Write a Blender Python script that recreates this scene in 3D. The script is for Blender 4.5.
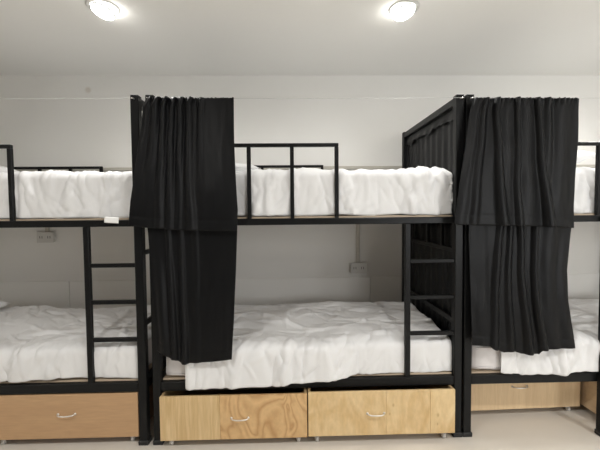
import bpy, bmesh, math, random
import numpy as np
from mathutils import Vector, Matrix, noise

for o in list(bpy.data.objects):
    bpy.data.objects.remove(o, do_unlink=True)
scene = bpy.context.scene
COL = scene.collection

# ------------------------------------------------------------------ camera
F_PX, YAW, PITCH, ROLL = 345.0, 0.0248, 0.0392, 0.0095
fw = Vector((math.sin(YAW) * math.cos(PITCH), math.cos(YAW) * math.cos(PITCH), -math.sin(PITCH)))
r0 = Vector((math.cos(YAW), -math.sin(YAW), 0.0))
u0 = r0.cross(fw)
rt = r0 * math.cos(ROLL) - u0 * math.sin(ROLL)
up = u0 * math.cos(ROLL) + r0 * math.sin(ROLL)
cam_d = bpy.data.cameras.new('camera')
cam = bpy.data.objects.new('camera', cam_d)
COL.objects.link(cam)
cam_d.sensor_fit = 'HORIZONTAL'
cam_d.sensor_width = 36.0
cam_d.lens = 36.0 * F_PX / 600.0
cam_d.clip_start = 0.05
m = Matrix((rt, up, -fw)).transposed().to_4x4()
m.translation = Vector((0.0, -2.13, 1.4543))
cam.matrix_world = m
scene.camera = cam

# ------------------------------------------------------------------ world, window light, exposure
world = bpy.data.worlds.new('world')
scene.world = world
world.use_nodes = True
bg = world.node_tree.nodes['Background']
bg.inputs[0].default_value = (0.85, 0.92, 1.0, 1)
bg.inputs[1].default_value = 1.5

WIN_W = 52.0
WIN = (2.0, 4.3, 0.75, 2.35)          # window opening in the wall behind the camera
FRONT_Y = -4.2


def area_light(name, loc, rot, sx, sy, power, color):
    d = bpy.data.lights.new(name, 'AREA')
    d.shape = 'RECTANGLE'
    d.size, d.size_y = sx, sy
    d.energy = power
    d.color = color
    o = bpy.data.objects.new(name, d)
    COL.objects.link(o)
    o.location = loc
    o.rotation_euler = rot
    return o


area_light('window_daylight', ((WIN[0] + WIN[1]) / 2, FRONT_Y - 0.35, (WIN[2] + WIN[3]) / 2),
           (math.radians(90), 0, 0), WIN[1] - WIN[0], WIN[3] - WIN[2], WIN_W, (1.0, 0.985, 0.96))
LAMP_W, LAMP_FRONT_W = 27.0, 40.0

vs = scene.view_settings
vs.view_transform = 'Standard'
vs.look = 'None'
vs.gamma = 1.0
vs.use_curve_mapping = False
vs.exposure = 0.63


# ------------------------------------------------------------------ materials
def new_mat(name):
    mt = bpy.data.materials.new(name)
    mt.use_nodes = True
    nt = mt.node_tree
    return mt, nt, nt.nodes['Principled BSDF']


def noisy(name, col, col2=None, scale=8.0, rough=0.6, metal=0.0, bump=0.0, bscale=60.0, sheen=0.0,
          spec=0.5, detail=3.0, stretch=(1, 1, 1)):
    mt, nt, b = new_mat(name)
    N, L = nt.nodes, nt.links
    tc = N.new('ShaderNodeTexCoord')
    mp = N.new('ShaderNodeMapping')
    mp.inputs['Scale'].default_value = stretch
    L.new(tc.outputs['Object'], mp.inputs[0])
    n = N.new('ShaderNodeTexNoise')
    n.inputs['Scale'].default_value = scale
    n.inputs['Detail'].default_value = detail
    L.new(mp.outputs[0], n.inputs['Vector'])
    mix = N.new('ShaderNodeMix')
    mix.data_type = 'RGBA'
    mix.inputs[6].default_value = (*col, 1)
    mix.inputs[7].default_value = (*(col2 or [c * 0.9 for c in col]), 1)
    L.new(n.outputs[0], mix.inputs[0])
    L.new(mix.outputs[2], b.inputs['Base Color'])
    b.inputs['Roughness'].default_value = rough
    b.inputs['Metallic'].default_value = metal
    b.inputs['Specular IOR Level'].default_value = spec
    if sheen:
        b.inputs['Sheen Weight'].default_value = sheen
        b.inputs['Sheen Roughness'].default_value = 0.4
    if bump:
        n2 = N.new('ShaderNodeTexNoise')
        n2.inputs['Scale'].default_value = bscale
        n2.inputs['Detail'].default_value = 4
        L.new(mp.outputs[0], n2.inputs['Vector'])
        bp = N.new('ShaderNodeBump')
        bp.inputs['Strength'].default_value = bump
        bp.inputs['Distance'].default_value = 0.01
        L.new(n2.outputs[0], bp.inputs['Height'])
        L.new(bp.outputs[0], b.inputs['Normal'])
    return mt


def wood(name, c1, c2, scale=(9, 9, 1.2), dist=1.5, bands=3.0, rough=0.5, swirl=False):
    """grain running along the axis with the small scale; swirl = cathedral contour figure"""
    mt, nt, b = new_mat(name)
    N, L = nt.nodes, nt.links
    tc = N.new('ShaderNodeTexCoord')
    mp = N.new('ShaderNodeMapping')
    mp.inputs['Scale'].default_value = scale
    L.new(tc.outputs['Object'], mp.inputs[0])
    n = N.new('ShaderNodeTexNoise')
    n.inputs['Scale'].default_value = 1.0
    n.inputs['Detail'].default_value = 1.5 if swirl else 5.0
    n.inputs['Distortion'].default_value = dist
    L.new(mp.outputs[0], n.inputs['Vector'])
    fac = n.outputs[0]
    if swirl:
        mul = N.new('ShaderNodeMath')
        mul.operation = 'MULTIPLY'
        mul.inputs[1].default_value = bands
        L.new(fac, mul.inputs[0])
        fr = N.new('ShaderNodeMath')
        fr.operation = 'PINGPONG'
        fr.inputs[1].default_value = 0.5
        L.new(mul.outputs[0], fr.inputs[0])
        m2 = N.new('ShaderNodeMath')
        m2.operation = 'MULTIPLY'
        m2.inputs[1].default_value = 2.0
        L.new(fr.outputs[0], m2.inputs[0])
        fac = m2.outputs[0]
    rp = N.new('ShaderNodeValToRGB')
    e = rp.color_ramp.elements
    if swirl:
        e[0].position, e[1].position = 0.0, 1.0
        e[0].color = (*c2, 1)
        e[1].color = (*c1, 1)
        k = e.new(0.42)
        k.color = (*[a * .6 + q * .4 for a, q in zip(c1, c2)], 1)
    else:
        e[0].position, e[1].position = 0.3, 0.7
        e[0].color = (*c1, 1)
        e[1].color = (*c2, 1)
    L.new(fac, rp.inputs[0])
    fine = N.new('ShaderNodeTexNoise')
    fine.inputs['Scale'].default_value = 1.0
    fine.inputs['Detail'].default_value = 3.0
    mp2 = N.new('ShaderNodeMapping')
    mp2.inputs['Scale'].default_value = [s * 9 for s in scale]
    L.new(tc.outputs['Object'], mp2.inputs[0])
    L.new(mp2.outputs[0], fine.inputs['Vector'])
    mx = N.new('ShaderNodeMix')
    mx.data_type = 'RGBA'
    mx.blend_type = 'MULTIPLY'
    mx.inputs[0].default_value = 0.28
    L.new(rp.outputs[0], mx.inputs[6])
    L.new(fine.outputs[0], mx.inputs[7])
    L.new(mx.outputs[2], b.inputs['Base Color'])
    b.inputs['Roughness'].default_value = rough
    return mt


M = {}
M['wall'] = noisy('wall_paint', (0.85, 0.84, 0.81), (0.82, 0.81, 0.78), 2.5, 0.75, bump=0.03, bscale=30)
# a small beige water stain high on the back wall
_nt = M['wall'].node_tree
_g = _nt.nodes.new('ShaderNodeNewGeometry')
_d = _nt.nodes.new('ShaderNodeVectorMath')
_d.operation = 'DISTANCE'
_d.inputs[1].default_value = (-1.848, 1.12, 2.583)
_nt.links.new(_g.outputs['Position'], _d.inputs[0])
_r = _nt.nodes.new('ShaderNodeMapRange')
_r.inputs['From Min'].default_value = 0.035
_r.inputs['From Max'].default_value = 0.015
_r.inputs['To Max'].default_value = 0.45
_nt.links.new(_d.outputs['Value'], _r.inputs['Value'])
_mx = _nt.nodes.new('ShaderNodeMix')
_mx.data_type = 'RGBA'
_mx.inputs[7].default_value = (0.45, 0.37, 0.28, 1)
_b = _nt.nodes['Principled BSDF']
_src = _b.inputs['Base Color'].links[0].from_socket
_nt.links.new(_r.outputs[0], _mx.inputs[0])
_nt.links.new(_src, _mx.inputs[6])
_nt.links.new(_mx.outputs[2], _b.inputs['Base Color'])

M['wall_dark'] = noisy('grey_wall_low_bounce', (0.26, 0.25, 0.24), (0.23, 0.22, 0.21), 2.5, 0.75)  # unseen front wall, grey chosen to cut the light it bounces onto the bunks
M['wall_panel'] = noisy('wall_panel_paint', (0.90, 0.89, 0.86), (0.88, 0.87, 0.84), 3, 0.7)
M['ceiling'] = noisy('ceiling_paint', (0.88, 0.875, 0.85), (0.86, 0.855, 0.83), 1.5, 0.85)
M['floor'] = noisy('floor_vinyl', (0.74, 0.69, 0.62), (0.67, 0.62, 0.55), 3.0, 0.38, bump=0.02, bscale=18, detail=6)
M['metal'] = noisy('black_powder_coat', (0.006, 0.0063, 0.0066), (0.008, 0.0083, 0.0087), 25, 0.36, bump=0.03, bscale=400, spec=0.18)
M['foot'] = noisy('black_rubber', (0.010, 0.010, 0.011), (0.014, 0.014, 0.014), 20, 0.6)
M['curtain'] = noisy('black_curtain_cloth', (0.0032, 0.0034, 0.0040), (0.0045, 0.0048, 0.0054), 14, 0.40, bump=0.10, bscale=350, sheen=0.01, spec=0.17)
M['sheet'] = noisy('white_cotton', (0.76, 0.76, 0.76), (0.73, 0.73, 0.735), 5, 0.8, bump=0.06, bscale=220, sheen=0.1)
M['mattress'] = noisy('white_fitted_sheet', (0.80, 0.77, 0.765), (0.76, 0.73, 0.725), 5, 0.85, bump=0.06, bscale=160)
M['pillow'] = noisy('pillow_cotton', (0.85, 0.85, 0.85), (0.82, 0.82, 0.82), 6, 0.8, bump=0.05, bscale=200)
M['board'] = wood('plywood_base', (0.62, 0.50, 0.37), (0.52, 0.41, 0.3), (1.2, 9, 9), 1.0)
M['brown'] = wood('brown_veneer', (0.58, 0.365, 0.195), (0.52, 0.32, 0.17), (1.0, 6, 9), 0.6, rough=0.55)
M['brown_in'] = wood('brown_veneer_box', (0.42, 0.25, 0.14), (0.36, 0.21, 0.12), (6, 1.0, 9), 0.6, rough=0.6)
M['ply_pale'] = wood('pale_plywood', (0.82, 0.62, 0.35), (0.60, 0.40, 0.18), (30, 30, 1.6), 1.2)
M['ply_swirl'] = wood('figured_plywood', (0.74, 0.49, 0.24), (0.54, 0.31, 0.13), (4.6, 4.6, 3.4), 1.3, bands=6.5, swirl=True)
M['ply_gold'] = wood('golden_plywood', (0.84, 0.64, 0.36), (0.66, 0.44, 0.20), (6, 6, 2.4), 2.0)
def knots(mt, spots, col):
    nt = mt.node_tree
    b = nt.nodes['Principled BSDF']
    tc = nt.nodes.new('ShaderNodeTexCoord')
    for (x, z, r) in spots:
        src = b.inputs['Base Color'].links[0].from_socket
        mp = nt.nodes.new('ShaderNodeMapping')
        mp.inputs['Scale'].default_value = (1, 0, .6)
        nt.links.new(tc.outputs['Object'], mp.inputs[0])
        d = nt.nodes.new('ShaderNodeVectorMath')
        d.operation = 'DISTANCE'
        d.inputs[1].default_value = (x, 0, z * .6)
        nt.links.new(mp.outputs[0], d.inputs[0])
        r_ = nt.nodes.new('ShaderNodeMapRange')
        r_.inputs['From Min'].default_value = r
        r_.inputs['From Max'].default_value = r * .3
        r_.inputs['To Max'].default_value = .6
        nt.links.new(d.outputs['Value'], r_.inputs['Value'])
        mx = nt.nodes.new('ShaderNodeMix')
        mx.data_type = 'RGBA'
        mx.inputs[7].default_value = (*col, 1)
        nt.links.new(r_.outputs[0], mx.inputs[0])
        nt.links.new(src, mx.inputs[6])
        nt.links.new(mx.outputs[2], b.inputs['Base Color'])


# small knots on the right-hand boards (x from the drawer's middle, height above the floor)
knots(M['ply_gold'], [(.352, .175, .010), (.349, .118, .007), (.070, .245, .010), (.048, .190, .008)], (.40, .24, .10))
M['ply_box'] = wood('plywood_box', (0.56, 0.40, 0.22), (0.48, 0.33, 0.17), (9, 1.2, 9), 1.0)
M['oak'] = wood('light_oak_laminate', (0.86, 0.65, 0.40), (0.74, 0.53, 0.31), (26, 26, 1.3), 0.8)
M['oak_box'] = wood('light_oak_box', (0.80, 0.61, 0.40), (0.72, 0.53, 0.34), (20, 1.3, 20), 0.8)
M['chrome'] = noisy('brushed_steel', (0.80, 0.77, 0.73), (0.72, 0.69, 0.65), 30, 0.35, metal=0.85)
M['wheel'] = noisy('clear_grey_wheel', (0.62, 0.6, 0.57), (0.5, 0.48, 0.46), 20, 0.35)
M['plastic'] = noisy('white_plastic', (0.66, 0.65, 0.62), (0.62, 0.61, 0.58), 10, 0.45)
M['socket_hole'] = noisy('dark_slot', (0.05, 0.05, 0.05), (0.06, 0.06, 0.06), 10, 0.6)
M['trunk'] = noisy('cable_trunking_plastic', (0.54, 0.51, 0.45), (0.5, 0.475, 0.42), 6, 0.55)
M['wire'] = noisy('white_plastic_cord', (0.55, 0.55, 0.53), (0.5, 0.5, 0.48), 20, 0.5)
M['trim'] = noisy('white_lamp_trim', (0.7, 0.7, 0.68), (0.66, 0.66, 0.64), 8, 0.4)
M['gimbal'] = noisy('grey_lamp_gimbal', (0.30, 0.30, 0.30), (0.26, 0.26, 0.26), 8, 0.4)
M['paper'] = noisy('white_paper', (0.82, 0.82, 0.80), (0.78, 0.78, 0.76), 30, 0.7)
M['frame'] = noisy('white_window_frame', (0.75, 0.75, 0.74), (0.7, 0.7, 0.69), 8, 0.4)


def glow_mat():
    mt, nt, b = new_mat('lamp_lens_glow')
    b.inputs['Base Color'].default_value = (0.9, 0.9, 0.88, 1)
    b.inputs['Emission Color'].default_value = (1.0, 0.985, 0.94, 1)
    b.inputs['Emission Strength'].default_value = 9.0
    n = nt.nodes.new('ShaderNodeTexNoise')
    n.inputs['Scale'].default_value = 40
    return mt


M['lens'] = glow_mat()


def glass_mat():
    mt = bpy.data.materials.new('window_glass')
    mt.use_nodes = True
    nt = mt.node_tree
    nt.nodes.clear()
    out = nt.nodes.new('ShaderNodeOutputMaterial')
    mx = nt.nodes.new('ShaderNodeMixShader')
    tr = nt.nodes.new('ShaderNodeBsdfTransparent')
    gl = nt.nodes.new('ShaderNodeBsdfGlossy')
    gl.inputs['Roughness'].default_value = 0.02
    mx.inputs[0].default_value = 0.06
    nt.links.new(tr.outputs[0], mx.inputs[1])
    nt.links.new(gl.outputs[0], mx.inputs[2])
    nt.links.new(mx.outputs[0], out.inputs[0])
    return mt


M['glass'] = glass_mat()

# ------------------------------------------------------------------ helpers
ORG = {}


def tag(o, label=None, cat=None, group=None, kind=None):
    if label: o['label'] = label
    if cat: o['category'] = cat
    if group: o['group'] = group
    if kind: o['kind'] = kind
    return o


def thing(name, loc, label, cat, group=None):
    o = bpy.data.objects.new(name, None)
    o.empty_display_size = 0.05
    COL.objects.link(o)
    o.location = loc
    ORG[o.name] = Vector(loc)
    return tag(o, label, cat, group)


def link(name, mesh, mat, parent=None, origin=None):
    """mesh holds world coordinates; the object's origin becomes the parent's origin or `origin`"""
    org = Vector(origin) if origin is not None else (ORG[parent.name] if parent else Vector((0, 0, 0)))
    mesh.transform(Matrix.Translation(-org))
    mesh.materials.append(mat)
    o = bpy.data.objects.new(name, mesh)
    COL.objects.link(o)
    ORG[o.name] = org
    if parent:
        o.parent = parent
        o.location = org - ORG[parent.name]
    else:
        o.location = org
    return o


def bm_mesh(bm, name, smooth=False):
    me = bpy.data.meshes.new(name)
    bmesh.ops.recalc_face_normals(bm, faces=bm.faces[:])
    bm.to_mesh(me)
    bm.free()
    if smooth:
        for p in me.polygons:
            p.use_smooth = True
    return me


def add_box(bm, x0, x1, y0, y1, z0, z1, bev=0.0, seg=1):
    t = bmesh.new()
    bmesh.ops.create_cube(t, size=1.0)
    for v in t.verts:
        v.co = Vector(((x0 + x1) / 2 + v.co.x * (x1 - x0), (y0 + y1) / 2 + v.co.y * (y1 - y0),
                       (z0 + z1) / 2 + v.co.z * (z1 - z0)))
    if bev:
        bmesh.ops.bevel(t, geom=t.edges[:], offset=bev, segments=seg, profile=0.5, affect='EDGES')
    me = bpy.data.meshes.new('tmp')
    t.to_mesh(me)
    t.free()
    bm.from_mesh(me)
    bpy.data.meshes.remove(me)


def box(name, mat, parent, x0, x1, y0, y1, z0, z1, bev=0.003, seg=1):
    bm = bmesh.new()
    add_box(bm, x0, x1, y0, y1, z0, z1, bev, seg)
    return link(name, bm_mesh(bm, name), mat, parent)


def add_tube(bm, pts, rad, n=8):
    pts = [Vector(p) for p in pts]
    rings = []
    for i, p in enumerate(pts):
        d = (pts[min(i + 1, len(pts) - 1)] - pts[max(i - 1, 0)]).normalized()
        a = d.cross(Vector((0, 0, 1)))
        if a.length < 1e-3:
            a = d.cross(Vector((0, 1, 0)))
        a.normalize()
        b = d.cross(a)
        rings.append([bm.verts.new(p + (a * math.cos(2 * math.pi * k / n) + b * math.sin(2 * math.pi * k / n)) * rad)
                      for k in range(n)])
    for r1, r2 in zip(rings, rings[1:]):
        for k in range(n):
            bm.faces.new((r1[k], r1[(k + 1) % n], r2[(k + 1) % n], r2[k]))
    bm.faces.new(rings[0])
    bm.faces.new(rings[-1][::-1])


def tube(name, mat, parent, pts, rad, n=8):
    bm = bmesh.new()
    add_tube(bm, pts, rad, n)
    return link(name, bm_mesh(bm, name, True), mat, parent)


def lathe(name, mat, parent, prof, centre, n=32, tilt=None):
    bm = bmesh.new()
    rings = []
    for r, z in prof:
        rings.append([bm.verts.new((r * math.cos(2 * math.pi * k / n), r * math.sin(2 * math.pi * k / n), z))
                      for k in range(n)])
    for r1, r2 in zip(rings, rings[1:]):
        for k in range(n):
            bm.faces.new((r1[k], r1[(k + 1) % n], r2[(k + 1) % n], r2[k]))
    if tilt:
        bm.transform(tilt)
    bm.transform(Matrix.Translation(centre))
    return link(name, bm_mesh(bm, name, True), mat, parent)


def interp(tbl, x):
    if x <= tbl[0][0]: return tbl[0][1]
    for (a, va), (b, vb) in zip(tbl, tbl[1:]):
        if x <= b:
            k = (x - a) / (b - a) if b > a else 0
            return va + (vb - va) * k
    return tbl[-1][1]


def sm(a, b, x):
    k = min(1, max(0, (x - a) / (b - a)))
    return k * k * (3 - 2 * k)


def grid_mesh(name, nu, nv, fn):
    vs_, fs = [], []
    for j in range(nv + 1):
        for i in range(nu + 1):
            vs_.append(fn(i / nu, j / nv))
    for j in range(nv):
        for i in range(nu):
            a = j * (nu + 1) + i
            fs.append((a, a + 1, a + nu + 2, a + nu + 1))
    me = bpy.data.meshes.new(name)
    me.from_pydata([tuple(v) for v in vs_], [], fs)
    me.update()
    for p in me.polygons:
        p.use_smooth = True
    return me


# ------------------------------------------------------------------ room shell
RX0, RX1, BACK_Y, H = -4.3, 4.6, 1.12, 2.715


def struct(name, mat, *b, bev=0.0):
    o = box(name, mat, None, *b, bev=bev)
    return tag(o, kind='structure')


struct('floor', M['floor'], RX0 - .1, RX1 + .1, FRONT_Y - .1, BACK_Y + .1, -0.1, 0)
struct('ceiling', M['ceiling'], RX0 - .1, RX1 + .1, FRONT_Y - .1, BACK_Y + .1, H, H + 0.1)
wall_back = struct('wall_back', M['wall'], RX0, RX1, BACK_Y, BACK_Y + .1, 0, H)
struct('wall_left', M['wall'], RX0 - .1, RX0, FRONT_Y, BACK_Y, 0, H)
struct('wall_right', M['wall'], RX1, RX1 + .1, FRONT_Y, BACK_Y, 0, H)
bm = bmesh.new()
add_box(bm, RX0, WIN[0], FRONT_Y - .1, FRONT_Y, 0, H)
add_box(bm, WIN[1], RX1, FRONT_Y - .1, FRONT_Y, 0, H)
add_box(bm, WIN[0], WIN[1], FRONT_Y - .1, FRONT_Y, 0, WIN[2])
add_box(bm, WIN[0], WIN[1], FRONT_Y - .1, FRONT_Y, WIN[3], H)
tag(link('wall_front', bm_mesh(bm, 'wall_front'), M['wall_dark']), kind='structure')
# window behind the camera
bm = bmesh.new()
y0, y1 = FRONT_Y - .08, FRONT_Y - .02
for x in (WIN[0], (WIN[0] + WIN[1]) / 2 - .025, WIN[1] - .05):
    add_box(bm, x, x + .05, y0, y1, WIN[2], WIN[3])
for z in (WIN[2], WIN[3] - .05):
    add_box(bm, WIN[0], WIN[1], y0, y1, z, z + .05)
win = tag(link('window_1', bm_mesh(bm, 'window_1'), M['frame']), kind='structure')
xm = (WIN[0] + WIN[1]) / 2
for a, b in ((WIN[0] + .05, xm - .025), (xm + .025, WIN[1] - .05)):
    box('pane', M['glass'], win, a, b, FRONT_Y - .053, FRONT_Y - .047, WIN[2] + .05, WIN[3] - .05, bev=0)
# lower wall lining: boards standing proud of the wall with open joints
seams = [-4.3, -3.481, -2.073, -0.665, 0.743, 2.151, 3.559, 4.6]
for a, b in zip(seams, seams[1:]):
    box('wall_panel', M['wall_panel'], wall_back, a + .004, b - .004, BACK_Y - .012, BACK_Y + .002, 0.0, 0.825, bev=0.002)


# ------------------------------------------------------------------ bunk beds
PW = 0.05          # post width
W = 1.05           # outer depth of a bed
ZT = 2.162
UR = (1.372, 1.412)
LR = (0.340, 0.397)


def bunk_bed(x0, x1, label, guard_x1, guard_bars, ladder, end_bars_right=True):
    mt = M['metal']
    t = thing('bunk_bed', ((x0 + x1) / 2, W / 2, 0), label, 'bunk bed', 'black steel bunk beds along the wall')
    i0, i1 = x0 + PW, x1 - PW
    for px in (x0, i1):
        for py in (0.0, W - PW):
            p = box('post', mt, t, px, px + PW, py, py + PW, 0.02, ZT, bev=0.004)
            bm = bmesh.new()
            add_box(bm, px - .006, px + PW + .006, py - .006, py + PW + .006, 0.0, 0.03, 0.004)
            link('post_foot', bm_mesh(bm, 'post_foot'), M['foot'], p)
            bm = bmesh.new()
            add_box(bm, px + .001, px + PW - .001, py + .001, py + PW - .001, ZT, ZT + .004, 0.001)
            link('post_cap', bm_mesh(bm, 'post_cap'), M['foot'], p)
    for z0, z1 in (UR, LR):
        box('side_rail', mt, t, i0, i1, 0.004, 0.044, z0, z1)
        box('side_rail', mt, t, i0, i1, W - .044, W - .004, z0, z1)
    box('upper_bed_board', M['board'], t, i0 + .002, i1 - .002, 0.030, W - .03, UR[1], UR[1] + .011, bev=0.002)
    box('lower_bed_board', M['board'], t, i0 + .002, i1 - .002, 0.030, W - .03, LR[1], LR[1] + .011, bev=0.002)
    for left in (True, False):
        ex0, ex1 = (x0 + .004, i0 - .004) if left else (i1 + .004, x1 - .004)
        inner = (ex1 - .02, ex1) if left else (ex0, ex0 + .02)
        box('end_rail', mt, t, ex0, ex1, PW, W - PW, ZT - .048, ZT - .003)
        box('end_rail', mt, t, ex0, ex1, PW, W - PW, *UR)
        box('end_rail', mt, t, ex0, ex1, PW, W - PW, *LR)
        g = box('end_rail', mt, t, *inner, PW, W - PW, 1.185, 1.215)
        for y in (0.22, 0.47, 0.73):
            bm = bmesh.new()
            add_box(bm, inner[0], inner[1], y - .01, y + .01, 1.215, UR[0], 0.002)
            link('end_bar', bm_mesh(bm, 'end_bar'), mt, g)
        box('end_rail', mt, t, *inner, PW, W - PW, .725, .762)
    # guard rails, front and back, with uprights
    for y in (0.010, W - .034):
        g = box('guard_rail', mt, t, i0, guard_x1, y, y + .024, 1.853, 1.875)
        for bx in guard_bars:
            bm = bmesh.new()
            add_box(bm, bx, bx + .024, y, y + .024, UR[1], 1.853, 0.002)
            link('guard_bar', bm_mesh(bm, 'guard_bar'), mt, g)
    # ladder welded between the rails and the right post
    if ladder[0] == 'welded':
        lx = ladder[1]
        box('ladder_rail', mt, t, lx, lx + .033, 0.006, 0.036, LR[1], UR[0])
        for z in ladder[2]:
            box('rung', mt, t, lx + .033, i1, 0.008, 0.033, z - .012, z + .012)
    else:
        lx, lx2 = ladder[1], ladder[1] + .36
        for a in (lx, lx2):
            r = box('ladder_rail', mt, t, a, a + .04, -.036, 0.004, 0.02, 1.412)
            bm = bmesh.new()
            add_box(bm, a - .005, a + .045, -.041, .009, 0, .03, .004)
            link('rail_foot', bm_mesh(bm, 'rail_foot'), M['foot'], r)
        for z in ladder[2]:
            box('rung', mt, t, lx + .04, lx2, -.030, -.005, z - .012, z + .012)
    return t


L0, L1 = -2.865, -0.915
C0, C1 = -0.875, 1.075
R0_, R1_ = 1.088, 3.038
bunk_bed(L0, L1, 'black steel bunk bed cut off by the left edge, ladder beside its right post', -1.690,
         [-1.714, -1.985, -2.256, -2.527], ('welded', -1.276, (1.132, .903, .667)))
bunk_bed(C0, C1, 'black steel bunk bed in the middle, seen whole between two black curtains', 0.296,
         [0.272, -0.005, -0.271, -0.537], ('welded', 0.713, (1.135, .905, .672)))
bunk_bed(R0_, R1_, 'black steel bunk bed cut off by the right edge, ladder standing on the floor', 1.962,
         [1.35, 1.645, 1.938], ('floor', 1.955, (1.135, .905, .672, .44, .21)))


# ------------------------------------------------------------------ bedding
def rounded_box_mesh(name, x0, x1, y0, y1, z0, z1, r, lump, seed):
    bm = bmesh.new()
    add_box(bm, x0, x1, y0, y1, z0, z1)
    bmesh.ops.subdivide_edges(bm, edges=bm.edges[:], cuts=9, use_grid_fill=True)
    c = Vector(((x0 + x1) / 2, (y0 + y1) / 2, (z0 + z1) / 2))
    hx, hy, hz = (x1 - x0) / 2, (y1 - y0) / 2, (z1 - z0) / 2
    for v in bm.verts:
        d = v.co - c
        q = Vector((max(-hx + r, min(hx - r, d.x)), max(-hy + r, min(hy - r, d.y)), max(-hz + r, min(hz - r, d.z))))
        e = d - q
        if e.length > 1e-6:
            e = e.normalized() * r
        n = noise.noise((q + c) * 6 + Vector((seed, 0, 0))) * lump
        v.co = c + q + e + (e.normalized() * n if e.length > 1e-6 else Vector())
        v.co.z = max(v.co.z, z0)
    return bm_mesh(bm, name, True)


def mattress(x0, x1, z0, z1, label, seed, y0=.066, bare=False):
    org = ((x0 + x1) / 2, W / 2, z0)
    t = thing('mattress', org, label, 'mattress', 'mattresses on the bunks')
    me = rounded_box_mesh('mattress_body', x0, x1, y0, W - .045, z0, z1, 0.035, 0.006, seed)
    if bare:      # the bare end lies closer to the rail
        for v in me.vertices:
            v.co.y -= (y0 - .028) * sm(x0 + .45, x0 + .2, v.co.x) * sm(.3, .1, v.co.y)
    link('mattress_body', me, M['mattress'], t)
    if bare:
        for z in (z0 + .028, z1 - .03):
            bm = bmesh.new()
            add_tube(bm, [(x0 + .035, .027, z), (x0 + .10, .026, z), (x0 + .2, .026, z)], .0035, 6)
            link('piping', bm_mesh(bm, 'piping', True), M['mattress'], t)
    return t


def drape_profile(a, b, ztop, drop_a, drop_b, r):
    """path along one axis: from a side drop, over the top, down the b side; returns f(s)->(pos, drop), length"""
    top = (b - a) - (r if drop_a > 0 else 0) - (r if drop_b > 0 else 0)
    arc = math.pi / 2 * r
    segs = []
    if drop_a > 0: segs += [('va', max(drop_a - r, 0)), ('aa', arc)]
    segs += [('t', top)]
    if drop_b > 0: segs += [('ab', arc), ('vb', max(drop_b - r, 0))]
    total = sum(s[1] for s in segs)

    def f(s):
        s = max(0, min(total, s))
        for k, l in segs:
            if s <= l or (k, l) == segs[-1]:
                break
            s -= l
        if k == 'va': return a, drop_a - s
        if k == 'aa':
            th = s / r
            return a + r * (1 - math.cos(th)), r * (1 - math.sin(th))
        if k == 't': return a + (r if drop_a > 0 else 0) + s, 0.0
        if k == 'ab':
            th = s / r
            return b - r * (1 - math.sin(th)), r * (1 - math.cos(th))
        return b, r + s
    return f, total


def ridged(p):
    return 1.0 - abs(noise.noise(p)) * 2.2


def stroke_field(S, T, rng, n, s_rng, t_rng, ang, spread, ln, wd, ht):
    """sum of many short crease ridges laid over the cloth"""
    F = np.zeros_like(S)
    for _ in range(n):
        s0, t0 = rng.uniform(*s_rng), rng.uniform(*t_rng)
        a = ang + rng.gauss(0, spread)
        l, w, h = rng.uniform(*ln), rng.uniform(*wd), rng.uniform(*ht)
        if rng.random() < .4: h = -h * .8
        c, q = math.cos(a), math.sin(a)
        ds, dt = S - s0, T - t0
        al = ds * c + dt * q
        pe = -ds * q + dt * c + rng.uniform(-1.2, 1.2) * al * al
        ww = w * (1 + .6 * al / l)
        ww = np.maximum(ww, w * .3)
        F += h * np.exp(-(pe / ww) ** 2) * np.exp(-np.minimum((al / l) ** 2, 40) ** 2)
    return F


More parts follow.
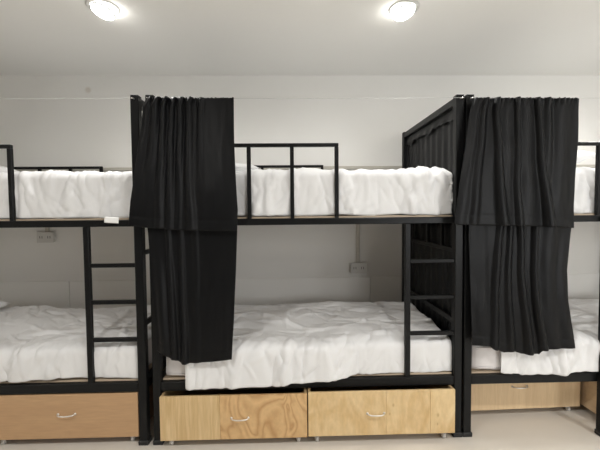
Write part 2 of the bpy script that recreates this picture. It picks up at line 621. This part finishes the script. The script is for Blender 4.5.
def duvet(x0, x1, yb, yf, ztop, hem, label, seed, drop_l, drop_r, amp=1.0, group='white duvets on the bunks',
          puff=0.03, front_sag=0.0, nu=200, nv=120, roll=.09, tucked=False, fronts=None):
    """a quilt draped over the mattress: lies on top, rolls over the front edge and hangs to hem(x)"""
    zmin = min(z for _, z in hem)
    D = ztop - zmin
    fx, Lx = drape_profile(x0, x1, ztop, drop_l, drop_r, 0.045)
    fy, Ly = drape_profile(-yb, -yf, ztop, 0.025, D, roll)   # runs from back to front
    flat = Ly - D
    rng = random.Random(seed * 17 + 3)
    S, T = np.meshgrid(np.linspace(0, Lx, nu + 1), np.linspace(0, Ly, nv + 1))
    # creases: crumpled in all directions on top, running down the hanging front
    FT = (stroke_field(S, T, rng, int(80 * Lx), (0, Lx), (0, flat + .05), .25, .55, (.06, .22), (.009, .022), (.004, .010)) +
          stroke_field(S, T, rng, int(90 * Lx), (0, Lx), (0, flat + .05), .9, .9, (.04, .10), (.006, .012), (.002, .006)))
    FF = (stroke_field(S, T, rng, int((18 if tucked else 30) * Lx), (0, Lx), (flat - .12, Ly), math.pi / 2 + .12, .30, (.12, .30), (.010, .028), (.006, .014)) +
          stroke_field(S, T, rng, int((70 if tucked else 50) * Lx), (0, Lx), (flat - .06, Ly), math.pi / 2 + (.1 if tucked else .15), .55 if tucked else .4,
                       (.04, .12), (.006, .014), (.004, .009)))
    wgt = np.clip((T - flat + .10) / .16, 0, 1)
    FIELD = FT * (1 - wgt) + FF * (.25 + .75 * wgt)

    def base(s, t):
        x, dx = fx(s)
        ny, dy = fy(t)
        y = -ny
        hz = interp(hem, x)
        k = (ztop - hz) / D
        dy2 = dy * (1 + (k - 1) * sm(0.05, 1.0, dy / D))
        if dx > 0 and dy > 0:
            d = min((dx ** 3 + dy2 ** 3) ** (1 / 3), max(dx, dy2) + .02)
            d = min(d, ztop - hz)
        else:
            d = max(dx, dy2)
        inside = max(0, 1 - dx / .05) * max(0, 1 - dy / .06)
        pf = puff * noise.noise(Vector((x * 2.6, y * 3.1, seed))) * inside
        sag = -front_sag * sm(.55, .02, y) * inside
        if fronts:
            y += (interp(fronts, x) - yf) * sm(.35, yf + .03, y)
        return Vector((x, y, ztop - d + pf + sag)), dy

    def fn(u, v):
        s, t = u * Lx, v * Ly
        p, dy = base(s, t)
        e = .004
        a = base(min(s + e, Lx), t)[0] - base(max(s - e, 0), t)[0]
        b = base(s, min(t + e, Ly))[0] - base(s, max(t - e, 0))[0]
        n = b.cross(a)
        n = n.normalized() if n.length > 1e-9 else Vector((0, 0, 1))
        if n.z < -0.2 or (dy > .05 and n.y > 0): n = -n
        hang = sm(-.03, .10, t - flat)
        d = float(FIELD[round(v * nv)][round(u * nu)])
        d += hang * .010 * noise.noise(Vector((s * 5, t * 1.5, seed))) + .004 * noise.noise(Vector((s * 11, t * 9, seed + 2)))
        d = max(-.018, min(.034, d))
        if fronts and hang > 0 and interp(fronts, p.x) > .03:
            d = max(-.008, min(.007, d * .6))
        edge = min(1, .3 + min(u, 1 - u) * Lx / .06)
        p = p + n * d * amp * edge
        if t > flat:
            k = sm(.5, 1.0, (t - flat) / max(Ly - flat, .01))
            p.z += k * .009 * noise.noise(Vector((s * 5, seed, 4)))
        return p

    me = grid_mesh('duvet', nu, nv, fn)
    o = link('duvet', me, M['sheet'], None, origin=((x0 + x1) / 2, (yb + yf) / 2, ztop - .06))
    md = o.modifiers.new('thickness', 'SOLIDIFY')
    md.thickness = 0.012
    md.offset = -1
    return tag(o, label, 'duvet', group)


def pillow(cx, cy, cz, sx, sy, sz, label, rot=(0, 0, 0), seed=0):
    rx = Matrix.Rotation(rot[2], 4, 'Z') @ Matrix.Rotation(rot[1], 4, 'Y') @ Matrix.Rotation(rot[0], 4, 'X')
    n = 30
    vs_, fs = [], []
    idx = {}
    for side in (1, -1):
        for j in range(n + 1):
            for i in range(n + 1):
                u, v = i / n * 2 - 1, j / n * 2 - 1
                rim = i in (0, n) or j in (0, n)
                if rim and side == -1:
                    idx[(side, i, j)] = idx[(1, i, j)]
                    continue
                px = u * (1 - .09 * (1 - v * v) * abs(u) ** 3)
                py = v * (1 - .10 * (1 - u * u) * abs(v) ** 3)
                h = ((1 - u ** 4) * (1 - v ** 4)) ** .5 * (.8 + .2 * (1 - u * u) * (1 - v * v))
                h *= 1 + .18 * noise.noise(Vector((u * 2.2 + seed, v * 2.2, side)))
                h += .05 * (ridged(Vector((u * 5 + seed, v * 4, side + 3))) - .5) * (1 - max(abs(u), abs(v)) ** 4)
                p = rx @ Vector((px * sx / 2, py * sy / 2, side * h * sz / 2))
                idx[(side, i, j)] = len(vs_)
                vs_.append((p.x + cx, p.y + cy, p.z + cz))
        for j in range(n):
            for i in range(n):
                f = [idx[(side, i, j)], idx[(side, i + 1, j)], idx[(side, i + 1, j + 1)], idx[(side, i, j + 1)]]
                fs.append(f if side == 1 else f[::-1])
    me = bpy.data.meshes.new('pillow')
    me.from_pydata(vs_, [], fs)
    me.update()
    for p in me.polygons: p.use_smooth = True
    o = link('pillow', me, M['pillow'], None, origin=(cx, cy, cz))
    return tag(o, label, 'pillow', 'pillows on the bunks')


UZ, LZ = UR[1] + .011, LR[1] + .011
# lower bunks
mattress(L0 + .055, L1 - .055, LZ, .595, 'mattress under the duvet on the lower bunk at the left edge', 1)
mattress(C0 + .062, C1 - .055, LZ, .595, 'mattress of the middle lower bunk, its pale end bare below the curtain', 2, bare=True)
mattress(R0_ + .062, R1_ - .055, LZ, .595, 'mattress of the right lower bunk, its pale corner bare below the curtain', 3, bare=True)
duvet(L0 + .25, L1 - .057, .88, .012, .652, [(-2.7, .40), (-1.81, .417), (-1.62, .425), (-1.44, .428), (-1.287, .424),
      (-1.07, .420), (-1.01, .414), (-.95, .414)],
      'crumpled white duvet on the lower bunk at the left edge, behind the ladder', 1, .02, .04, front_sag=.03,
      fronts=[(-1.5, .022), (-1.33, .046), (-.9, .046)])
duvet(-.652, C1 - .057, .88, -.016, .655, [(-.66, .372), (-.40, .366), (.04, .384), (.325, .405), (.369, .414), (.67, .412), (1.03, .414)],
      'crumpled white duvet on the middle lower bunk, hanging over the black rail', 2, .02, .05, front_sag=.03,
      fronts=[(.2, -.022), (.42, .03), (.66, .046), (1.1, .046)])
duvet(1.325, R1_ - .057, .88, .004, .652, [(1.3, .42), (1.45, .40), (1.61, .397), (1.71, .399), (1.94, .414), (3, .42)],
      'crumpled white duvet on the right lower bunk, below the hanging curtain', 3, .02, .04, front_sag=.03)
# upper bunks
mattress(L0 + .055, L1 - .055, UZ, 1.645, 'mattress under the duvet on the upper bunk at the left edge', 4, y0=.085)
mattress(C0 + .055, C1 - .055, UZ, 1.645, 'mattress under the duvet on the middle upper bunk', 5, y0=.085)
mattress(R0_ + .055, R1_ - .055, UZ, 1.645, 'mattress under the duvet on the right upper bunk', 6, y0=.085)
ud_l = duvet(L0 + .06, L1 - .052, .98, .052, 1.705, [(-2.8, 1.43), (-1.64, 1.428), (-1.3, 1.426), (-.9, 1.426)],
             'white duvet on the upper bunk at the left edge, above a paper tag', 4, .2, .2, amp=1.2, puff=.015, nv=100, roll=.035, tucked=True)
duvet(C0 + .055, C1 - .052, .98, .052, 1.705, [(-.8, 1.427), (0, 1.430), (1.0, 1.428)],
      'white duvet on the middle upper bunk, tucked behind the guard rail', 5, .2, .24, amp=1.2, puff=.015, nv=100, roll=.035, tucked=True)
duvet(R0_ + .055, R1_ - .052, .98, .052, 1.705, [(1, 1.428), (2, 1.428), (3, 1.43)],
      'white duvet on the right upper bunk, beside the curtain edge', 6, .2, .2, amp=1.2, puff=.015, nv=100, roll=.035, tucked=True)
pillow(-2.36, .42, 1.782, .60, .42, .12, 'white pillow on the upper bunk at the left edge', (0, .06, .05), 1)
pillow(-.52, .40, 1.757, .60, .42, .095, 'white pillow on the middle upper bunk, its end beside the curtain', (0, .02, .05), 2)
pillow(1.81, .36, 1.80, .56, .40, .13, 'white pillow on the right upper bunk, one corner poking past the curtain', (.10, -.17, .12), 3)
pillow(-2.64, .55, .735, .62, .42, .13, 'white pillow on the lower bunk at the left edge', (0, .06, .03), 4)

# paper tag hanging from the left upper mattress over the rail
me = grid_mesh('paper_tag', 10, 5, lambda u, v: Vector((-1.135 + .083 * u, -.004 - .006 * math.sin(u * 5) - .006 * v,
                                                        1.434 - .036 * v - .006 * u)))
o = link('paper_tag', me, M['paper'], None, origin=(-1.09, -.006, 1.40))
md = o.modifiers.new('thickness', 'SOLIDIFY')
md.thickness = .001
tag(o, 'small white paper tag on the black rail of the left upper bunk', 'tag')


# ------------------------------------------------------------------ curtains
def curtain(name, left, right, hem, ztop, label, y0, folds, seed, group='black curtains on the bunks', nu=220, nv=90,
            ruffle=1.0, seam=.06, hem_out=0.03):
    """left/right: [(z, x)] edge tables; hem: [(s, z)]; folds: [(s_centre, width, depth_top, depth_bottom, drift)]"""
    left = sorted(left)
    right = sorted(right)

    def fn(s, t):
        zb = interp(hem, s)
        z = ztop + (zb - ztop) * t
        zf = ztop + (hem[0][1] - ztop) * t
        xl, xr = interp(left, zf), interp(right, z)
        w = noise.noise(Vector((s * 3, t * 1.5, seed)))
        y = y0 - hem_out * sm(0, 1, t)
        dx = 0.0
        for c, wd, d0, d1, dr in folds:
            cc = c + dr * t + .012 * noise.noise(Vector((t * 3, seed, c * 9)))
            ww = wd * (1 + .5 * t)
            k = (s - cc) / ww
            amp = d0 + (d1 - d0) * sm(0, .9, t)
            g = math.exp(-k * k)
            y -= amp * g
            dx += amp * .55 * k * math.exp(-k * k)
        y += .006 * w + .003 * noise.noise(Vector((s * 14, t * 5, seed + 3)))
        if ruffle:
            rf = sm(.09, 0.0, t) * (1 - sm(ruffle - .2, ruffle + .01, s) if ruffle < 1 else 1)
            y += rf * .005 * math.sin(s * 2 * math.pi * 21 + 5 * noise.noise(Vector((s * 9, 0, seed))))
            z += sm(.03, 0, t) * .006 * noise.noise(Vector((s * 45, 1, seed)))
        # stitched hem line
        dist = (t - 1) * (zb - ztop)
        y += .0025 * math.exp(-((dist - seam) / .006) ** 2)
        return Vector((xl + (xr - xl) * s + dx, y, z))

    me = grid_mesh(name, nu, nv, fn)
    xs = [v.co.x for v in me.vertices]
    o = link(name, me, M['curtain'], None, origin=(sum(xs) / len(xs), y0, ztop))
    md = o.modifiers.new('thickness', 'SOLIDIFY')
    md.thickness = .0025
    md.offset = 0
    return tag(o, label, 'curtain', group)


curtain('bed_curtain',
        [(2.14, -.835), (2.086, -.862), (1.97, -.873), (1.825, -.895), (1.531, -.938), (1.384, -.953), (1.3, -.953)],
        [(2.13, -.333), (1.881, -.335), (1.645, -.327), (1.467, -.318), (1.34, -.324)],
        [(0, 1.380), (.15, 1.368), (.45, 1.352), (1, 1.342)], 2.130,
        'black curtain on the upper bunk at the left, pleated left half, flat right', -.052,
        [(.03, .03, .012, .006, .0), (.13, .030, .022, .006, .02), (.22, .022, .024, .014, .05), (.31, .020, .022, .018, .06),
         (.40, .020, .022, .010, .06), (.49, .026, .020, .024, .09), (.62, .022, .012, .002, .06), (.85, .16, .0, .014, .0)], 1, ruffle=.7)
curtain('bed_curtain',
        [(1.37, -.862), (1.322, -.858), (1.051, -.841), (.747, -.819), (.624, -.816), (.5, -.816)],
        [(1.37, -.326), (1.316, -.328), (1.105, -.338), (.8, -.355), (.566, -.371)],
        [(0, .625), (.06, .612), (.20, .573), (.24, .577), (.34, .547), (.5, .549), (.75, .557), (1, .566)], 1.368,
        'black curtain on the lower bunk at the left, stepped hem above the bare mattress end', -.045,
        [(.10, .035, .004, .014, .0), (.22, .022, .012, .022, .02), (.36, .022, .012, .022, .02), (.52, .03, .008, .008, .02),
         (.80, .15, .0, .010, .0)], 2, ruffle=0, hem_out=.022)
curtain('bed_curtain',
        [(2.14, 1.105), (2.112, 1.100), (2.024, 1.078), (1.815, 1.05), (1.605, 1.01), (1.394, .981), (1.3, .975)],
        [(2.13, 1.752), (2.0, 1.750), (1.872, 1.745), (1.63, 1.719), (1.478, 1.71), (1.337, 1.71)],
        [(0, 1.366), (.3, 1.360), (.7, 1.352), (1, 1.338)], 2.126,
        'black curtain on the upper bunk at the right, widening towards its hem', -.052,
        [(.05, .03, .014, .010, .0), (.12, .022, .018, .014, .04), (.22, .020, .024, .026, .18), (.32, .05, .010, .016, .12),
         (.41, .018, .022, .024, .12), (.50, .05, .010, .018, .12), (.60, .020, .026, .030, .18), (.70, .025, .018, .006, .10), (.84, .05, .012, .020, .02)], 3)
curtain('bed_curtain',
        [(1.37, 1.090), (1.301, 1.091), (.961, 1.101), (.617, 1.113), (.5, 1.113)],
        [(1.37, 1.738), (1.324, 1.734), (1.077, 1.709), (.889, 1.712), (.586, 1.758), (.5, 1.758)],
        [(0, .617), (.17, .610), (.2, .592), (.31, .566), (.40, .575), (.48, .556), (.66, .552), (.68, .580), (.85, .588), (1, .586)], 1.368,
        'black curtain on the lower bunk at the right, pointed right corner over the duvet', -.036,
        [(.12, .05, .004, .012, .0), (.30, .022, .018, .026, -.09), (.40, .02, .016, .016, -.02), (.50, .020, .022, .028, .06), (.64, .020, .024, .030, .05),
         (.80, .05, .014, .016, .0), (.95, .04, .0, .014, .0)], 4, ruffle=0, hem_out=.012)


def end_curtain(x, z0, z1, label, seed, valance):
    t = thing('end_curtain', (x, .52, z0), label, 'curtain', 'black curtains on the bunks')

    def fn(u, v):
        y = PW + .012 + u * (W - 2 * PW - .024)
        z = z1 + (z0 - z1) * v
        return Vector((x + .005 * math.sin(u * 2 * math.pi * 9 + 2 * noise.noise(Vector((u * 4, v, seed)))) * (.5 + .5 * v)
                       + .003 * noise.noise(Vector((u * 9, v * 3, seed))), y, z))
    o = link('cloth', grid_mesh('cloth', 90, 20, fn), M['curtain'], t)
    o.modifiers.new('thickness', 'SOLIDIFY').thickness = .002
    if valance:
        def fv(u, v):
            y = PW + .012 + u * (W - 2 * PW - .024)
            lo = .070 + .010 * math.sin(u * 2 * math.pi * 2.3 + 1) + .03 * noise.noise(Vector((u * 12, 3, seed)))
            return Vector((x - .009 - .006 * v - .003 * math.sin(u * 40) * v, y, z1 - .002 - lo * v))
        o = link('valance', grid_mesh('valance', 90, 8, fv), M['curtain'], t)
        o.modifiers.new('thickness', 'SOLIDIFY').thickness = .003


end_curtain(C1 - .014, UR[1] + .004, ZT - .05, 'black curtain closing the far right end of the middle upper bunk', 1, True)
end_curtain(C1 - .014, LR[1] + .004, UR[0] - .002, 'black curtain closing the far right end of the middle lower bunk', 2, False)


# ------------------------------------------------------------------ curtain wires strung along the post tops
def curtain_wire(x0, x1, label):
    y = -.028
    t = thing('curtain_wire', ((x0 + x1) / 2, y, 2.135), label, 'wire', 'cords along the tops of the bunks')
    n = 16
    pts = [(x0 + (x1 - x0) * k / n, y, 2.137 - .004 * math.sin(math.pi * k / n)) for k in range(n + 1)]
    tube('cord', M['wire'], t, pts, .0012, 6)
    for x in (x0, x1):
        tube('eye_bolt', M['chrome'], t, [(x, y - .004, 2.137), (x, 0.002, 2.141)], .0042, 8)


curtain_wire(L0 + .025, L1 - .025, 'thin white cord along the top of the left bunk bed')
curtain_wire(C0 + .025, C1 - .025, 'thin white cord along the top of the middle bunk bed')
curtain_wire(R0_ + .025, R1_ - .025, 'thin white cord along the top of the right bunk bed')


# ------------------------------------------------------------------ drawers on castors
def drawer(x0, x1, yf, z0, z1, boards, face, boxm, handle_x, handle_z, label, rot=0.0, depth=.86):
    """boards: x splits of the front; face: material per board"""
    t = thing('drawer', ((x0 + x1) / 2, yf, 0), label, 'drawer', 'wooden drawers under the bunks')
    xs = [x0] + boards + [x1]
    for k, (a, b) in enumerate(zip(xs, xs[1:])):
        o = box('front_board', face[k], t, a + (.0006 if k else 0), b - (.0006 if k < len(xs) - 2 else 0),
                yf, yf + .016, z0, z1, bev=0.0012)
    box('side_panel', boxm, t, x0, x0 + .016, yf + .0162, yf + depth, z0, z1 - .002, bev=.001)
    box('side_panel', boxm, t, x1 - .016, x1, yf + .0162, yf + depth, z0, z1 - .002, bev=.001)
    box('back_panel', boxm, t, x0 + .0162, x1 - .0162, yf + depth - .016, yf + depth, z0, z1 - .002, bev=.001)
    box('bottom_panel', boxm, t, x0 + .0162, x1 - .0162, yf + .0162, yf + depth - .0162, z0, z0 + .012, bev=.001)
    # bow handle
    hw = .052
    pts = []
    for k in range(15):
        a = math.pi * k / 14
        pts.append((handle_x - hw * math.cos(a), yf - .028 * math.sin(a) ** .7 if 0 < k < 14 else yf, handle_z))
    h = tube('handle', M['chrome'], t, pts, .0042, 8)
    for sx in (-1, 1):
        tube('handle_base', M['chrome'], h, [(handle_x + sx * hw, yf - .003, handle_z), (handle_x + sx * hw, yf + .001, handle_z)], .008, 10)
    for cx in (x0 + .055, x1 - .055):
        for cy in (yf + .045, yf + depth - .06):
            c = tube('castor', M['wheel'], t, [(cx - .009, cy, .02), (cx + .009, cy, .02)], .02, 14)
            bm = bmesh.new()
            add_box(bm, cx - .014, cx - .0105, cy - .010, cy + .010, .015, z0, .001)
            add_box(bm, cx + .0105, cx + .014, cy - .010, cy + .010, .015, z0, .001)
            add_box(bm, cx - .02, cx + .02, cy - .02, cy + .02, z0 - .004, z0, .001)
            link('castor_bracket', bm_mesh(bm, 'castor_bracket'), M['chrome'], c)
    t.rotation_euler.z = rot
    return t


drawer(L0 + .055, -1.900, .006, .052, .333, [], [M['brown']], M['brown_in'], -2.35, .206,
       'brown drawer under the left bed, outermost at the left edge')
drawer(-1.888, -.972, .006, .052, .333, [], [M['brown']], M['brown_in'], -1.411, .207,
       'plain reddish-brown wooden drawer under the bunk with the left ladder')
drawer(-.819, .085, -.042, .052, .327, [-.453], [M['ply_pale'], M['ply_swirl']], M['ply_box'], -.33, .186,
       'plywood drawer with swirling figured grain under the middle bunk bed')
drawer(.092, 1.011, -.045, .058, .335, [.577, .854], [M['ply_gold'], M['ply_gold'], M['ply_gold']], M['ply_box'], .512, .196,
       'golden plywood drawer of three boards under the middle bunk bed')
drawer(1.120, 2.036, .205, .052, .333, [], [M['oak']], M['oak_box'], 1.588, .215,
       'pale oak drawer pushed back under the right bunk bed', rot=.03, depth=.78)
drawer(2.066, 2.975, .02, .052, .333, [], [M['oak']], M['oak_box'], 2.53, .2,
       'pale oak drawer at the right edge, only its side showing')


# ------------------------------------------------------------------ sockets and cable trunking on the wall
tk = thing('cable_trunking', (0, BACK_Y, 1.86), 'beige plastic cable trunking running along the wall behind the bunks', 'trunking')
box('run', M['trunk'], tk, RX0 + .02, RX1 - .02, BACK_Y - .018, BACK_Y, 1.846, 1.874, bev=.002)
box('drop', M['trunk'], tk, .608, .644, BACK_Y - .015, BACK_Y, .97, 1.846, bev=.002)
box('drop', M['trunk'], tk, -2.275, -2.239, BACK_Y - .015, BACK_Y, 1.285, 1.846, bev=.002)


def socket(x, z, label):
    y = BACK_Y
    t = thing('wall_socket', (x, y, z), label, 'socket', 'double sockets on the wall')
    box('back_box', M['plastic'], t, x - .072, x + .072, y - .034, y, z - .045, z + .045, bev=.004)
    p = box('face_plate', M['plastic'], t, x - .076, x + .076, y - .041, y - .034, z - .049, z + .049, bev=.003)
    for sx in (-.036, .036):
        bm = bmesh.new()
        for dx in (-.010, .010):
            add_box(bm, x + sx + dx - .0025, x + sx + dx + .0025, y - .0418, y - .040, z - .010, z + .012)
        link('outlet', bm_mesh(bm, 'outlet'), M['socket_hole'], p)


socket(.628, .917, 'double socket on the wall above the middle lower bunk')
socket(-2.257, 1.24, 'double socket on the shaded wall above the left lower bunk')


# ------------------------------------------------------------------ ceiling downlights
def downlight(x, y, label, tilt):
    t = thing('downlight', (x, y, H), label, 'downlight', 'recessed ceiling downlights')
    c = Vector((x, y, H))
    lathe('trim_ring', M['trim'], t, [(.070, .0), (.070, -.004), (.074, -.008), (.090, -.006), (.094, -.001), (.094, 0)], c)
    tm = Matrix.Rotation(tilt[0], 4, 'X') @ Matrix.Rotation(tilt[1], 4, 'Y')
    tm = Matrix.Translation((0, 0, -.022 * (abs(tilt[0]) > .1))) @ tm
    lathe('gimbal', M['gimbal'], t, [(.0695, -.002), (.069, -.010), (.067, -.012), (.065, -.010)], c, tilt=tm)
    lathe('lens', M['lens'], t, [(.065, -.010), (.048, -.019), (.024, -.024), (.0005, -.025)], c, tilt=tm)
    d = bpy.data.lights.new('downlight_lamp', 'SPOT')
    d.energy = LAMP_W if y > -1 else LAMP_FRONT_W
    d.spot_size = math.radians(172)
    d.spot_blend = 0.8
    d.shadow_soft_size = .05
    d.color = (1.0, .98, .94)
    lo = bpy.data.objects.new('downlight_lamp', d)
    COL.objects.link(lo)
    lo.parent = t
    lo.location = (0, 0, -.06)


downlight(-1.139, .061, 'round ceiling downlight above the left bunk bed', (-.22, .22))
downlight(.716, .056, 'round ceiling downlight above the middle bunk bed', (-.22, -.22))
downlight(2.571, .056, 'round ceiling downlight above the right bunk bed', (.0, -.05))
# the row over the aisle, in front of the beds
downlight(-2.994, -1.75, 'round ceiling downlight over the aisle, before the left bed', (.0, .05))
downlight(-1.139, -1.75, 'round ceiling downlight over the aisle, before the left ladder', (.0, .05))
downlight(.716, -1.75, 'round ceiling downlight over the aisle, before the middle bed', (.0, -.05))
downlight(2.571, -1.75, 'round ceiling downlight over the aisle, before the right bed', (.0, -.05))
